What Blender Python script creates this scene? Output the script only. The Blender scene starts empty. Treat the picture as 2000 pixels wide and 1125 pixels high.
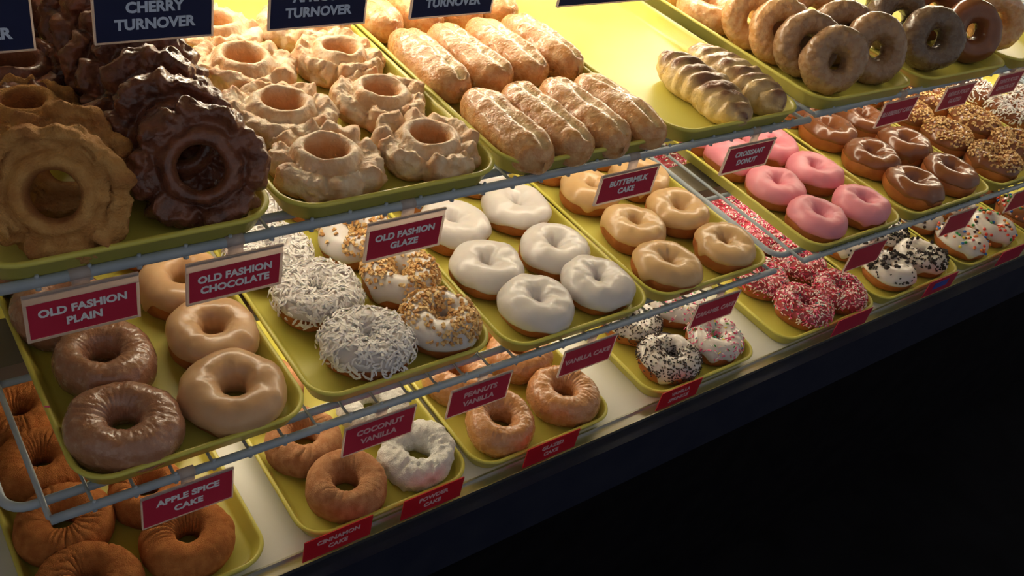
import bpy, math, random
import numpy as np
from mathutils import Vector, Matrix

# ---------------------------------------------------------------- camera, world, exposure
SC = bpy.context.scene
COL = SC.collection
CAM_Z = 0.88                                   # metres above the case deck (z = 0)
yaw, pitch, roll = 0.77897, 0.65241, 0.25764   # hand-held phone, rolled to one side
d = Vector((math.sin(yaw) * math.cos(pitch), math.cos(yaw) * math.cos(pitch), -math.sin(pitch)))
rt = Vector((math.cos(yaw), -math.sin(yaw), 0)); up = rt.cross(d)
r2 = rt * math.cos(roll) + up * math.sin(roll); u2 = -rt * math.sin(roll) + up * math.cos(roll)
cd = bpy.data.cameras.new('camera'); cam = bpy.data.objects.new('camera', cd); COL.objects.link(cam)
cam.matrix_world = Matrix(((r2.x, u2.x, -d.x, 0), (r2.y, u2.y, -d.y, 0), (r2.z, u2.z, -d.z, CAM_Z), (0, 0, 0, 1)))
cd.sensor_width = 36; cd.sensor_fit = 'HORIZONTAL'; cd.lens = 36 * 1819.1 / 2000
cd.clip_start = 0.02; cd.clip_end = 60
SC.camera = cam
wd = bpy.data.worlds.new('world'); SC.world = wd; wd.use_nodes = True
wd.node_tree.nodes['Background'].inputs[0].default_value = (0.98, 0.93, 1.00, 1)   # dim daylight in the shop
wd.node_tree.nodes['Background'].inputs[1].default_value = 0.29
SC.view_settings.view_transform = 'Standard'
try: SC.view_settings.look = 'None'
except Exception: pass
SC.view_settings.gamma = 1.0
SC.view_settings.use_curve_mapping = False
SC.view_settings.exposure = 0.0
TUBE = (1.0, 0.84, 0.64)      # warm fluorescent tubes under the shelves
TUBE_L = {'upper': 43.0, 'top': 17.5, 'middle': 17.0}

# ---------------------------------------------------------------- helpers
def link(o, parent=None):
    COL.objects.link(o)
    if parent is not None: o.parent = parent
    return o
def tag(o, label=None, cat=None, group=None, kind=None):
    if label: o['label'] = label
    if cat: o['category'] = cat
    if group: o['group'] = group
    if kind: o['kind'] = kind
    return o
def empty(name, loc, label, cat, group=None):
    o = bpy.data.objects.new(name, None); o.empty_display_size = 0.02
    link(o); o.location = loc
    return tag(o, label, cat, group)
def mesh(name, V, F, mats, smooth=True, midx=None):
    me = bpy.data.meshes.new(name)
    V = np.asarray(V, dtype=np.float32)
    if isinstance(F, np.ndarray):
        k = F.shape[1]
        me.vertices.add(len(V)); me.vertices.foreach_set('co', V.ravel())
        me.loops.add(F.size); me.loops.foreach_set('vertex_index', F.ravel().astype(np.int32))
        me.polygons.add(len(F)); me.polygons.foreach_set('loop_start', np.arange(0, F.size, k, dtype=np.int32))
        me.update(calc_edges=True)
    else:
        me.from_pydata([tuple(map(float, v)) for v in V], [], F)
    for m in (mats if isinstance(mats, (list, tuple)) else [mats]): me.materials.append(m)
    if midx is not None: me.polygons.foreach_set('material_index', np.asarray(midx, dtype=np.int32))
    me.polygons.foreach_set('use_smooth', [smooth] * len(me.polygons))
    me.validate(); me.update()
    return me
def obj(name, me, parent=None, loc=(0, 0, 0)):
    o = bpy.data.objects.new(name, me); link(o, parent); o.location = loc
    return o
_gf = {}
def grid(nu, nv, cu=True, cv=True):
    k = (nu, nv, cu, cv)
    if k not in _gf:
        F = []
        for i in range(nu if cu else nu - 1):
            for j in range(nv if cv else nv - 1):
                a, b = i * nv + j, ((i + 1) % nu) * nv + j
                c, e = ((i + 1) % nu) * nv + (j + 1) % nv, i * nv + (j + 1) % nv
                F.append((a, b, c, e))
        _gf[k] = np.array(F, dtype=np.int32)
    return _gf[k]
def vn(p, seed=0):
    """smooth value noise, -1..1, for an (N,3) array"""
    p = np.asarray(p, dtype=np.float64) + 37.17 * (seed % 97) + 11.0
    i = np.floor(p).astype(np.int64); f = p - i; u = f * f * f * (f * (f * 6 - 15) + 10)
    def h(x, y, z):
        n = (x * 374761393 + y * 668265263 + z * 2147483647 + seed * 974634777) & 0xffffffff
        n = ((n ^ (n >> 13)) * 1274126177) & 0xffffffff
        n = n ^ (n >> 16)
        return (n & 0xffff) / 32767.5 - 1
    r = 0
    for a in (0, 1):
        for b in (0, 1):
            for c in (0, 1):
                w = (u[:, 0] if a else 1 - u[:, 0]) * (u[:, 1] if b else 1 - u[:, 1]) * (u[:, 2] if c else 1 - u[:, 2])
                r = r + w * h(i[:, 0] + a, i[:, 1] + b, i[:, 2] + c)
    return r
def fbm(p, s, o, seed):
    r = 0; a = 1.0
    for k in range(o):
        r = r + a * vn(p * s, seed + 31 * k); s *= 2.1; a *= 0.5
    return r
def box(x0, x1, y0, y1, z0, z1):
    V = [(x, y, z) for x in (x0, x1) for y in (y0, y1) for z in (z0, z1)]
    F = [(0, 1, 3, 2), (4, 6, 7, 5), (0, 4, 5, 1), (2, 3, 7, 6), (0, 2, 6, 4), (1, 5, 7, 3)]
    return V, F
def tubepath(pts, r, n=8, closed=False, caps=True):
    pts = [Vector(p) for p in pts]; N = len(pts); V = []; F = []
    for i, p in enumerate(pts):
        if closed: t = pts[(i + 1) % N] - pts[i - 1]
        else: t = pts[min(i + 1, N - 1)] - pts[max(i - 1, 0)]
        t.normalize()
        a = Vector((0, 0, 1)) if abs(t.z) < 0.95 else Vector((1, 0, 0))
        s = t.cross(a).normalized(); q = s.cross(t)
        for k in range(n):
            an = 2 * math.pi * k / n
            V.append(p + (s * math.cos(an) + q * math.sin(an)) * r)
    for i in range(N if closed else N - 1):
        for k in range(n):
            F.append((i * n + k, i * n + (k + 1) % n, ((i + 1) % N) * n + (k + 1) % n, ((i + 1) % N) * n + k))
    if not closed and caps:
        F.append(tuple(range(n))[::-1]); F.append(tuple((N - 1) * n + k for k in range(n)))
    return V, F
def merge(*parts):
    V = []; F = []
    for v, f in parts:
        o = len(V); V += [tuple(p) for p in v]; F += [tuple(i + o for i in g) for g in f]
    return V, F

# ---------------------------------------------------------------- materials
def node_mat(name):
    m = bpy.data.materials.new(name); m.use_nodes = True
    return m, m.node_tree, m.node_tree.nodes['Principled BSDF']
def mat(name, c1, c2=None, scale=60, rough=0.5, rough2=None, bump=0.0, bscale=300, spec=0.5, lo=0.35, hi=0.65, metal=0,
        sss=0.0, attr=None, cattr=None, coat=0.0, det=4, stretch=None):
    m, nt, b = node_mat(name); N = nt.nodes.new; L = nt.links.new
    b.inputs['Roughness'].default_value = rough
    b.inputs['Specular IOR Level'].default_value = spec
    b.inputs['Metallic'].default_value = metal
    b.inputs['Coat Weight'].default_value = coat
    if sss:
        b.inputs['Subsurface Weight'].default_value = sss
        b.inputs['Subsurface Radius'].default_value = (0.006, 0.003, 0.0015)
        b.inputs['Subsurface Scale'].default_value = 1.0
    tc = N('ShaderNodeTexCoord'); oi = N('ShaderNodeObjectInfo'); ad = N('ShaderNodeVectorMath'); ad.operation = 'ADD'
    mp = N('ShaderNodeMapping')
    if stretch: mp.inputs['Scale'].default_value = stretch
    L(tc.outputs['Object'], mp.inputs['Vector']); L(mp.outputs[0], ad.inputs[0])
    sc = N('ShaderNodeVectorMath'); sc.operation = 'SCALE'; sc.inputs['Scale'].default_value = 7.0
    cb = N('ShaderNodeCombineXYZ'); L(oi.outputs['Random'], cb.inputs[0]); L(oi.outputs['Random'], cb.inputs[2])
    L(cb.outputs[0], sc.inputs[0]); L(sc.outputs[0], ad.inputs[1])
    col = None
    if c2 is None: b.inputs['Base Color'].default_value = (*c1, 1)
    else:
        n = N('ShaderNodeTexNoise'); n.inputs['Scale'].default_value = scale; n.inputs['Detail'].default_value = det
        L(ad.outputs[0], n.inputs['Vector'])
        rp = N('ShaderNodeValToRGB'); rp.color_ramp.elements[0].position = lo; rp.color_ramp.elements[1].position = hi
        rp.color_ramp.elements[0].color = (*c1, 1); rp.color_ramp.elements[1].color = (*c2, 1)
        L(n.outputs['Fac'], rp.inputs[0]); col = rp.outputs[0]
        if rough2 is not None:
            mr = N('ShaderNodeMapRange'); mr.inputs[1].default_value = lo; mr.inputs[2].default_value = hi
            mr.inputs[3].default_value = rough; mr.inputs[4].default_value = rough2
            L(n.outputs['Fac'], mr.inputs[0]); L(mr.outputs[0], b.inputs['Roughness'])
        if attr:                                     # baked crust: a property of the pastry, stored on the mesh
            at = N('ShaderNodeAttribute'); at.attribute_name = attr
            mx = N('ShaderNodeMix'); mx.data_type = 'RGBA'
            L(at.outputs['Fac'], mx.inputs[0]); L(col, mx.inputs[6]); mx.inputs[7].default_value = (*cattr, 1); col = mx.outputs[2]
        L(col, b.inputs['Base Color'])
    if bump:
        n2 = N('ShaderNodeTexNoise'); n2.inputs['Scale'].default_value = bscale; n2.inputs['Detail'].default_value = 3
        L(ad.outputs[0], n2.inputs['Vector'])
        bm = N('ShaderNodeBump'); bm.inputs['Strength'].default_value = bump; bm.inputs['Distance'].default_value = 0.002
        L(n2.outputs['Fac'], bm.inputs['Height']); L(bm.outputs[0], b.inputs['Normal'])
    return m
def emit(name, c, s):
    m, nt, b = node_mat(name)
    b.inputs['Emission Color'].default_value = (*c, 1); b.inputs['Emission Strength'].default_value = s
    b.inputs['Base Color'].default_value = (0.8, 0.8, 0.8, 1)
    return m
M = {}
M['tray'] = mat('olive yellow plastic', (0.58, 0.53, 0.090), (0.64, 0.58, 0.115), scale=18, rough=0.34, rough2=0.42, spec=0.45)
M['wire'] = mat('grey coated wire', (0.34, 0.40, 0.47), (0.42, 0.47, 0.53), scale=40, rough=0.42, spec=0.5)
M['deck'] = mat('white laminate', (0.74, 0.72, 0.66), (0.78, 0.76, 0.70), scale=6, rough=0.38)
M['steel'] = mat('brushed steel', (0.50, 0.49, 0.47), (0.58, 0.57, 0.54), scale=30, rough=0.36, metal=1.0, stretch=(0.1, 4, 4))
M['navy'] = mat('dark navy panel', (0.010, 0.013, 0.026), (0.014, 0.017, 0.030), scale=20, rough=0.6, spec=0.15)
M['black'] = mat('black base', (0.003, 0.003, 0.004), (0.005, 0.005, 0.006), scale=20, rough=0.7, spec=0.05)
M['floor'] = mat('black floor tile', (0.0035, 0.0035, 0.004), (0.006, 0.006, 0.007), scale=9, rough=0.7, spec=0.04)
M['shell'] = mat('case shell', (0.50, 0.48, 0.44), (0.55, 0.53, 0.48), scale=5, rough=0.5)
M['housing'] = mat('lamp housing', (0.20, 0.17, 0.13), (0.26, 0.22, 0.17), scale=8, rough=0.45)
def plastic_mat():
    m, nt, b = node_mat('frosted plastic holder'); b.inputs['Base Color'].default_value = (0.78, 0.66, 0.62, 1); b.inputs['Roughness'].default_value = 0.25
    t = nt.nodes.new('ShaderNodeBsdfTranslucent'); t.inputs[0].default_value = (0.95, 0.84, 0.78, 1); mx = nt.nodes.new('ShaderNodeMixShader'); mx.inputs[0].default_value = 0.68
    o = nt.nodes['Material Output']; nt.links.new(b.outputs[0], mx.inputs[1]); nt.links.new(t.outputs[0], mx.inputs[2]); nt.links.new(mx.outputs[0], o.inputs[0]); return m
M['holder'] = plastic_mat()
M['red'] = mat('crimson card', (0.50, 0.026, 0.062), (0.54, 0.030, 0.070), scale=30, rough=0.35)
M['redhot'] = mat('red card', (0.50, 0.012, 0.022), (0.55, 0.016, 0.028), scale=30, rough=0.35)
M['bluecard'] = mat('navy card', (0.010, 0.014, 0.060), (0.013, 0.018, 0.072), scale=30, rough=0.4)
M['white_ink'] = mat('white lettering', (0.80, 0.80, 0.84), rough=0.5)
M['pale_ink'] = mat('faded pink lettering', (0.72, 0.40, 0.42), rough=0.5)
M['blue_ink'] = mat('pale blue lettering', (0.60, 0.68, 0.85), rough=0.5)
M['bluemark'] = mat('blue print', (0.06, 0.10, 0.45), rough=0.4)
# pastry
M['dough'] = mat('fried dough', (0.34, 0.092, 0.024), (0.46, 0.155, 0.042), scale=45, rough=0.55, bump=0.35, bscale=500, sss=0.12)
M['dough_dk'] = mat('chocolate dough', (0.16, 0.055, 0.020), (0.24, 0.085, 0.03), scale=45, rough=0.55, bump=0.35, bscale=500)
def icing(name, a, b, rough=0.32, coat=0.15, sss=0.15):
    return mat(name, a, b, scale=30, rough=rough, bump=0.12, bscale=130, coat=coat, sss=sss)
M['ic_white'] = icing('white icing', (0.63, 0.58, 0.57), (0.70, 0.65, 0.63))
M['ic_rose'] = icing('rose icing', (0.34, 0.045, 0.06), (0.44, 0.07, 0.09))
M['ic_tan'] = icing('tan icing', (0.57, 0.325, 0.165), (0.65, 0.40, 0.22))
M['ic_caramel'] = icing('caramel icing', (0.58, 0.36, 0.17), (0.66, 0.43, 0.22))
M['ic_pink'] = icing('pink icing', (0.74, 0.24, 0.31), (0.80, 0.29, 0.36), rough=0.42, coat=0.05)
M['ic_choc'] = icing('milk chocolate icing', (0.19, 0.060, 0.022), (0.26, 0.088, 0.034), rough=0.26, coat=0.3, sss=0)
M['ic_dark'] = icing('dark chocolate icing', (0.075, 0.024, 0.010), (0.12, 0.040, 0.016), rough=0.16, coat=0.5, sss=0)
M['gl_cake'] = mat('glazed cake crust', (0.52, 0.235, 0.098), (0.61, 0.325, 0.165), scale=120, rough=0.22, rough2=0.4, bump=0.55, bscale=300, coat=0.35, sss=0.1, lo=0.42, hi=0.78)
M['gl_plain'] = mat('thin glaze over brown crust', (0.36, 0.165, 0.095), (0.45, 0.245, 0.165), scale=110, rough=0.2, rough2=0.34, bump=0.5, bscale=260, coat=0.4, lo=0.45, hi=0.75)
M['gl_blue'] = mat('glaze over brown cake', (0.32, 0.175, 0.090), (0.41, 0.255, 0.15), scale=120, rough=0.25, rough2=0.40, bump=0.45, bscale=260, coat=0.25, lo=0.42, hi=0.72)
M['gl_gold'] = mat('glaze over golden cake', (0.62, 0.31, 0.12), (0.72, 0.45, 0.23), scale=120, rough=0.25, rough2=0.45, bump=0.6, bscale=260, coat=0.3, sss=0.15, lo=0.40, hi=0.70)
M['gl_devil'] = mat('glaze over chocolate cake', (0.15, 0.088, 0.054), (0.21, 0.145, 0.10), scale=120, rough=0.25, rough2=0.45, bump=0.45, bscale=260, coat=0.25, lo=0.45, hi=0.75)
M['spice'] = mat('cinnamon sugar crust', (0.42, 0.135, 0.032), (0.54, 0.20, 0.055), scale=110, rough=0.85, bump=0.8, bscale=900, spec=0.2)
M['cinnamon'] = mat('pale cinnamon crust', (0.44, 0.185, 0.080), (0.58, 0.30, 0.15), scale=110, rough=0.85, bump=0.8, bscale=900, spec=0.2)
M['powder'] = mat('powdered sugar', (0.72, 0.70, 0.66), (0.86, 0.84, 0.81), scale=120, rough=0.95, bump=1.0, bscale=700, spec=0.1, lo=0.3, hi=0.55)
M['of_glaze'] = mat('sugar glaze on old fashioned crust', (0.70, 0.43, 0.22), (0.82, 0.65, 0.45), scale=70, rough=0.42, rough2=0.6, bump=0.5, bscale=380, coat=0.08, sss=0.15, attr='crust', cattr=(0.66, 0.31, 0.12), lo=0.38, hi=0.62)
M['of_plain'] = mat('plain old fashioned crust', (0.50, 0.235, 0.070), (0.62, 0.335, 0.115), scale=90, rough=0.8, bump=0.9, bscale=600, spec=0.2, attr='crust', cattr=(0.38, 0.14, 0.045))
M['of_choc'] = mat('chocolate glaze on old fashioned crust', (0.105, 0.034, 0.020), (0.24, 0.080, 0.042), scale=55, rough=0.22, rough2=0.40, bump=0.6, bscale=250, coat=0.3, attr='crust', cattr=(0.24, 0.085, 0.035))
M['bar'] = mat('glazed buttermilk bar crust', (0.62, 0.29, 0.105), (0.74, 0.455, 0.22), scale=120, rough=0.25, rough2=0.45, bump=0.6, bscale=380, coat=0.3, sss=0.12, attr='crust', cattr=(0.78, 0.60, 0.32), lo=0.42, hi=0.74)
M['croissant'] = mat('croissant crust', (0.68, 0.44, 0.17), (0.78, 0.58, 0.30), scale=60, rough=0.35, bump=0.5, bscale=350, coat=0.25, attr='crust', cattr=(0.21, 0.085, 0.045))
M['coconut'] = mat('shredded coconut', (0.82, 0.77, 0.75), (0.88, 0.84, 0.82), scale=200, rough=0.6, sss=0.1)
M['nut1'] = mat('chopped peanut', (0.68, 0.41, 0.15), (0.80, 0.56, 0.27), scale=180, rough=0.55)
M['nut2'] = mat('toasted peanut', (0.48, 0.22, 0.06), (0.60, 0.32, 0.11), scale=180, rough=0.55)
M['cookie'] = mat('dark cookie crumb', (0.016, 0.011, 0.009), (0.040, 0.028, 0.022), scale=250, rough=0.8, bump=0.6, bscale=900)
for n, c in (('sp_red', (0.66, 0.02, 0.05)), ('sp_pink', (0.88, 0.13, 0.30)), ('sp_lpink', (0.90, 0.46, 0.52)), ('sp_white', (0.90, 0.86, 0.78)),
             ('sp_teal', (0.03, 0.28, 0.30)), ('sp_brown', (0.030, 0.016, 0.011)), ('sp_yellow', (0.80, 0.62, 0.08)), ('sp_green', (0.03, 0.30, 0.05)),
             ('cd_red', (0.70, 0.05, 0.03)), ('cd_blue', (0.02, 0.14, 0.50)), ('cd_green', (0.02, 0.28, 0.06)), ('cd_yellow', (0.75, 0.55, 0.04)),
             ('cd_orange', (0.80, 0.22, 0.06)), ('cd_brown', (0.05, 0.018, 0.010))):
    M[n] = mat(n.replace('_', ' '), c, rough=0.3)

def glass_mat():
    m = bpy.data.materials.new('front glass'); m.use_nodes = True; nt = m.node_tree; nt.nodes.clear()
    o = nt.nodes.new('ShaderNodeOutputMaterial'); mx = nt.nodes.new('ShaderNodeMixShader')
    tr = nt.nodes.new('ShaderNodeBsdfTransparent'); tr.inputs[0].default_value = (0.97, 0.985, 0.975, 1)
    gl = nt.nodes.new('ShaderNodeBsdfGlossy'); gl.inputs['Roughness'].default_value = 0.02
    lw = nt.nodes.new('ShaderNodeLayerWeight'); pw = nt.nodes.new('ShaderNodeMath'); pw.operation = 'POWER'; pw.inputs[1].default_value = 5.0
    fr = nt.nodes.new('ShaderNodeMath'); fr.operation = 'MULTIPLY_ADD'; fr.inputs[1].default_value = 0.5; fr.inputs[2].default_value = 0.02
    nt.links.new(lw.outputs['Facing'], pw.inputs[0]); nt.links.new(pw.outputs[0], fr.inputs[0])
    nt.links.new(fr.outputs[0], mx.inputs[0]); nt.links.new(tr.outputs[0], mx.inputs[1]); nt.links.new(gl.outputs[0], mx.inputs[2])
    nt.links.new(mx.outputs[0], o.inputs[0]); return m
M['glass'] = glass_mat()

# ---------------------------------------------------------------- the setting and the case
FLOOR_Z = -0.62
V, F = box(-3, 6, -4, 3, FLOOR_Z - 0.05, FLOOR_Z)
tag(obj('floor', mesh('floor', V, F, M['floor'], False)), 'black shop floor in front of the display case', kind='structure')
X0, X1 = -0.12, 2.9
case = empty('display_case', (1.2, 0.9, FLOOR_Z), 'long glass-fronted pastry display case with white deck and dark base', 'display case')
def part(name, vf, m, par, smooth=False):
    o = obj(name, mesh(name, vf[0], vf[1], m, smooth), par); o.matrix_parent_inverse = Matrix.Translation(par.location).inverted()
    return o
part('deck', box(X0, X1, 0.532, 1.28, -0.025, 0.0), M['deck'], case)
part('metal_channel', merge(box(X0, X1, 0.5135, 0.5315, -0.025, -0.003), box(X0, X1, 0.5295, 0.5318, -0.003, 0.001), box(X0, X1, 0.5135, 0.5147, -0.003, 0.002)), M['steel'], case)
part('front_panel', merge(box(X0, X1, 0.494, 1.26, -0.105, -0.0255), box(X0, X1, 0.494, 0.5134, -0.0255, -0.004)), M['navy'], case)
part('base_cabinet', box(X0, X1, 0.512, 1.26, FLOOR_Z, -0.1055), M['black'], case)
part('back_panel', box(X0, X1, 1.285, 1.30, -0.1, 1.10), M['shell'], case)
part('end_panel', box(X0 - 0.02, X0, 0.50, 1.30, -0.1, 1.10), M['shell'], case)
part('end_panel', box(X1, X1 + 0.02, 0.50, 1.30, -0.1, 1.10), M['shell'], case)
part('roof_panel', box(X0, X1, 0.50, 1.30, 1.10, 1.12), M['shell'], case)
part('front_glass', box(X0, X1, 0.5050, 0.5090, -0.004, 1.10), M['glass'], case)

# ---------------------------------------------------------------- wire shelves
LEV = {'upper': dict(z=CAM_Z - 0.259, y=0.604), 'top': dict(z=CAM_Z - 0.454, y=0.553), 'middle': dict(z=CAM_Z - 0.690, y=0.536)}
def rack(x0, x1, y0, z, label, rz=0.0, back=1.22):
    r = empty('wire_shelf', (x0, y0, z), label, 'wire shelf', 'wire shelves in the case'); r.rotation_euler.z = rz
    W = x1 - x0; D = back - y0
    obj('front_rail', mesh('front_rail', *tubepath([(0.0, 0, 0), (W, 0, 0)], 0.0042, 12), M['wire']), r)
    # rounded rod frame just below the cross wires
    pts = []; rr = 0.02; a0, a1, b0, b1 = -0.028, W - 0.012, 0.026, D - 0.01
    for cx, cy, s in ((a1 - rr, b0 + rr, -90), (a1 - rr, b1 - rr, 0), (a0 + rr, b1 - rr, 90), (a0 + rr, b0 + rr, 180)):
        for k in range(6):
            a = math.radians(s + 18 * k); pts.append((cx + rr * math.cos(a), cy + rr * math.sin(a), -0.0055))
    obj('frame_rod', mesh('frame_rod', *tubepath(pts, 0.0042, 10, closed=True), M['wire']), r)
    for yy in (0.175, 0.36, 0.52):
        obj('support_rod', mesh('support_rod', *tubepath([(a0, yy, -0.0055), (a1, yy, -0.0055)], 0.0036, 8), M['wire']), r)
    for xx in (0.0, W - 0.006):
        e = [(xx, D - 0.012, 0.0), (xx, 0.05, 0.0), (xx, 0.03, -0.001), (xx, 0.004, -0.0005), (xx + 0.003, 0.0, 0.0)]
        obj('end_wire', mesh('end_wire', *tubepath(e, 0.0026, 8), M['wire']), r)
    n = int(W / 0.0335); cw = mesh('cross_wire', *merge(tubepath([(0, D - 0.012, -0.0012), (0, 0.008, -0.0012), (0, 0.001, 0.0025), (0, -0.0005, 0.0062)], 0.0016, 6),
                                                          tubepath([(0, 0.0, -0.003), (0, -0.0004, -0.0066)], 0.0022, 6)), M['wire'])
    for i in range(1, n): obj('cross_wire', cw, r, (W * i / n, 0, 0))
    return r
rack(0.03, 0.960, LEV['top']['y'], LEV['top']['z'], 'grey wire shelf carrying the old fashioned and buttermilk bar trays')
rack(0.982, 1.95, 0.5605, LEV['top']['z'], 'grey wire shelf under the standing glazed cake donuts', rz=math.radians(1.7))
rack(0.081, 1.014, LEV['middle']['y'], LEV['middle']['z'], 'grey wire shelf carrying the white and caramel iced donut trays')
rack(1.078, 2.25, LEV['middle']['y'], LEV['middle']['z'], 'grey wire shelf carrying the pink iced donut tray')
rack(0.02, 0.96, LEV['upper']['y'], LEV['upper']['z'], 'grey wire shelf from which the navy turnover tags hang')

def lamp(x0, x1, y, z, label, strength):
    L = x1 - x0; o = empty('tube_lamp', (x0, y, z), label, 'lamp', 'tube lamps under the shelves')
    obj('lamp_housing', mesh('lamp_housing', *box(-0.14, L + 0.02, -0.035, 0.035, 0.004, 0.022), M['housing'], False), o)
    obj('lamp_tube', mesh('lamp_tube', *tubepath([(0, 0, -0.012), (L, 0, -0.012)], 0.011, 12), emit('lit tube', TUBE, strength)), o)
    for xx in (0.0, L): obj('lamp_holder', mesh('lamp_holder', *box(xx - 0.006, xx + 0.006, -0.014, 0.014, -0.026, 0.006), M['housing'], False), o)
lamp(0.24, 2.3, 0.785, LEV['top']['z'] - 0.034, 'tube lamp in a brown housing under the top wire shelf', TUBE_L['top'])
lamp(0.19, 2.3, 0.775, LEV['middle']['z'] - 0.034, 'tube lamp in a brown housing under the middle wire shelf', TUBE_L['middle'])
lamp(0.22, 2.3, 0.90, LEV['upper']['z'] - 0.034, 'tube lamp at the rear above the old fashioned donuts', TUBE_L['upper'])

# ---------------------------------------------------------------- trays
def rrect(hx, hy, r, n=7):
    P = []
    for cx, cy, s in ((hx - r, -hy + r, -90), (hx - r, hy - r, 0), (-hx + r, hy - r, 90), (-hx + r, -hy + r, 180)):
        for k in range(n + 1):
            a = math.radians(s + 90 * k / n); P.append((cx + r * math.cos(a), cy + r * math.sin(a)))
    return P
def tray_mesh(W, D):
    prof = [(0.012, 0.0), (0.0095, 0.001), (0.0028, 0.0175), (0.0004, 0.0182), (0.0, 0.0195), (0.0004, 0.0208), (0.0016, 0.0215),
            (0.0036, 0.0215), (0.0048, 0.0206), (0.0058, 0.0180), (0.0115, 0.0052), (0.0135, 0.0034), (0.0165, 0.0028)]
    V = []; n = None
    for ins, z in prof:
        P = rrect(W / 2 - ins, D / 2 - ins, 0.034 - ins); n = len(P)
        V += [(x, y, z) for x, y in P]
    F = []
    for i in range(len(prof) - 1):
        for k in range(n): F.append((i * n + k, i * n + (k + 1) % n, (i + 1) * n + (k + 1) % n, (i + 1) * n + k))
    F.append(tuple(range(n))[::-1]); F.append(tuple((len(prof) - 1) * n + k for k in range(n)))
    return mesh('serving_tray', V, F, M['tray'])
TRAY_FLOOR = 0.0028
def tray(x0, x1, y0, z, label, D=0.66, rz=0.0):
    o = obj('serving_tray', tray_mesh(x1 - x0, D), None, ((x0 + x1) / 2, y0 + D / 2, z)); o.rotation_euler.z = rz
    return tag(o, label, 'tray', 'olive yellow serving trays')
ZT = LEV['top']['z'] + 0.0012; ZM = LEV['middle']['z'] + 0.0012; ZB = 0.0005
for x0, x1, y0, lb in (
    (0.060, 0.277, 0.546, 'olive tray holding chocolate and plain old fashioned donuts'),
    (0.281, 0.497, 0.546, 'olive tray of sugar glazed old fashioned donuts'),
    (0.501, 0.715, 0.546, 'olive tray packed with glazed buttermilk bars'),
    (0.719, 0.937, 0.546, 'nearly empty olive tray with two braided croissant bars'),
    (0.972, 1.186, 0.553, 'olive tray of standing brown glazed cake donuts'),
    (1.200, 1.440, 0.556, 'olive tray of standing dark chocolate cake donuts'),
    (1.450, 1.690, 0.560, 'olive tray with golden donuts at the upper right edge')):
    tray(x0, x1, y0, ZT, lb)
for x0, x1, y0, lb in (
    (0.106, 0.321, 0.540, 'olive tray of brown glazed and tan iced donuts'),
    (0.325, 0.546, 0.548, 'olive tray of coconut and peanut donuts'),
    (0.550, 0.773, 0.532, 'olive tray of white iced donuts'),
    (0.777, 1.003, 0.535, 'olive tray of caramel iced donuts'),
    (1.088, 1.318, 0.530, 'olive tray of pink iced donuts'),
    (1.330, 1.588, 0.530, 'olive tray of milk chocolate iced donuts'),
    (1.594, 1.860, 0.532, 'olive tray of chocolate donuts covered in chopped nuts'),
    (1.866, 2.110, 0.532, 'olive tray of coconut topped chocolate donuts at the right edge')):
    tray(x0, x1, y0, ZM, lb)
BD = 0.354
BT = ((0.058, 0.282, 0.526, 'apple spice donuts'), (0.318, 0.539, 0.525, 'cinnamon and powdered sugar donuts'),
      (0.545, 0.772, 0.525, 'brown glazed cake donuts on the bottom deck'), (0.840, 1.070, 0.525, 'white iced donuts with dark and pink sprinkles'),
      (1.128, 1.385, 0.525, 'pink sprinkle donuts'), (1.392, 1.655, 0.525, 'cookie crumb donuts'),
      (1.661, 1.930, 0.525, 'white iced donuts with candy dots'), (1.936, 2.19, 0.525, 'chocolate donuts with candy dots'))
for x0, x1, y0, lb in BT: tray(x0, x1, y0, ZB, 'olive tray of ' + lb, D=BD)
tray(1.135, 1.385, 0.955, ZB, 'olive tray of sprinkle donuts at the back of the deck', D=0.30)
tray(0.058, 0.282, 0.955, ZB, 'empty olive tray at the back of the deck behind the apple spice tray', D=0.30)

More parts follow.
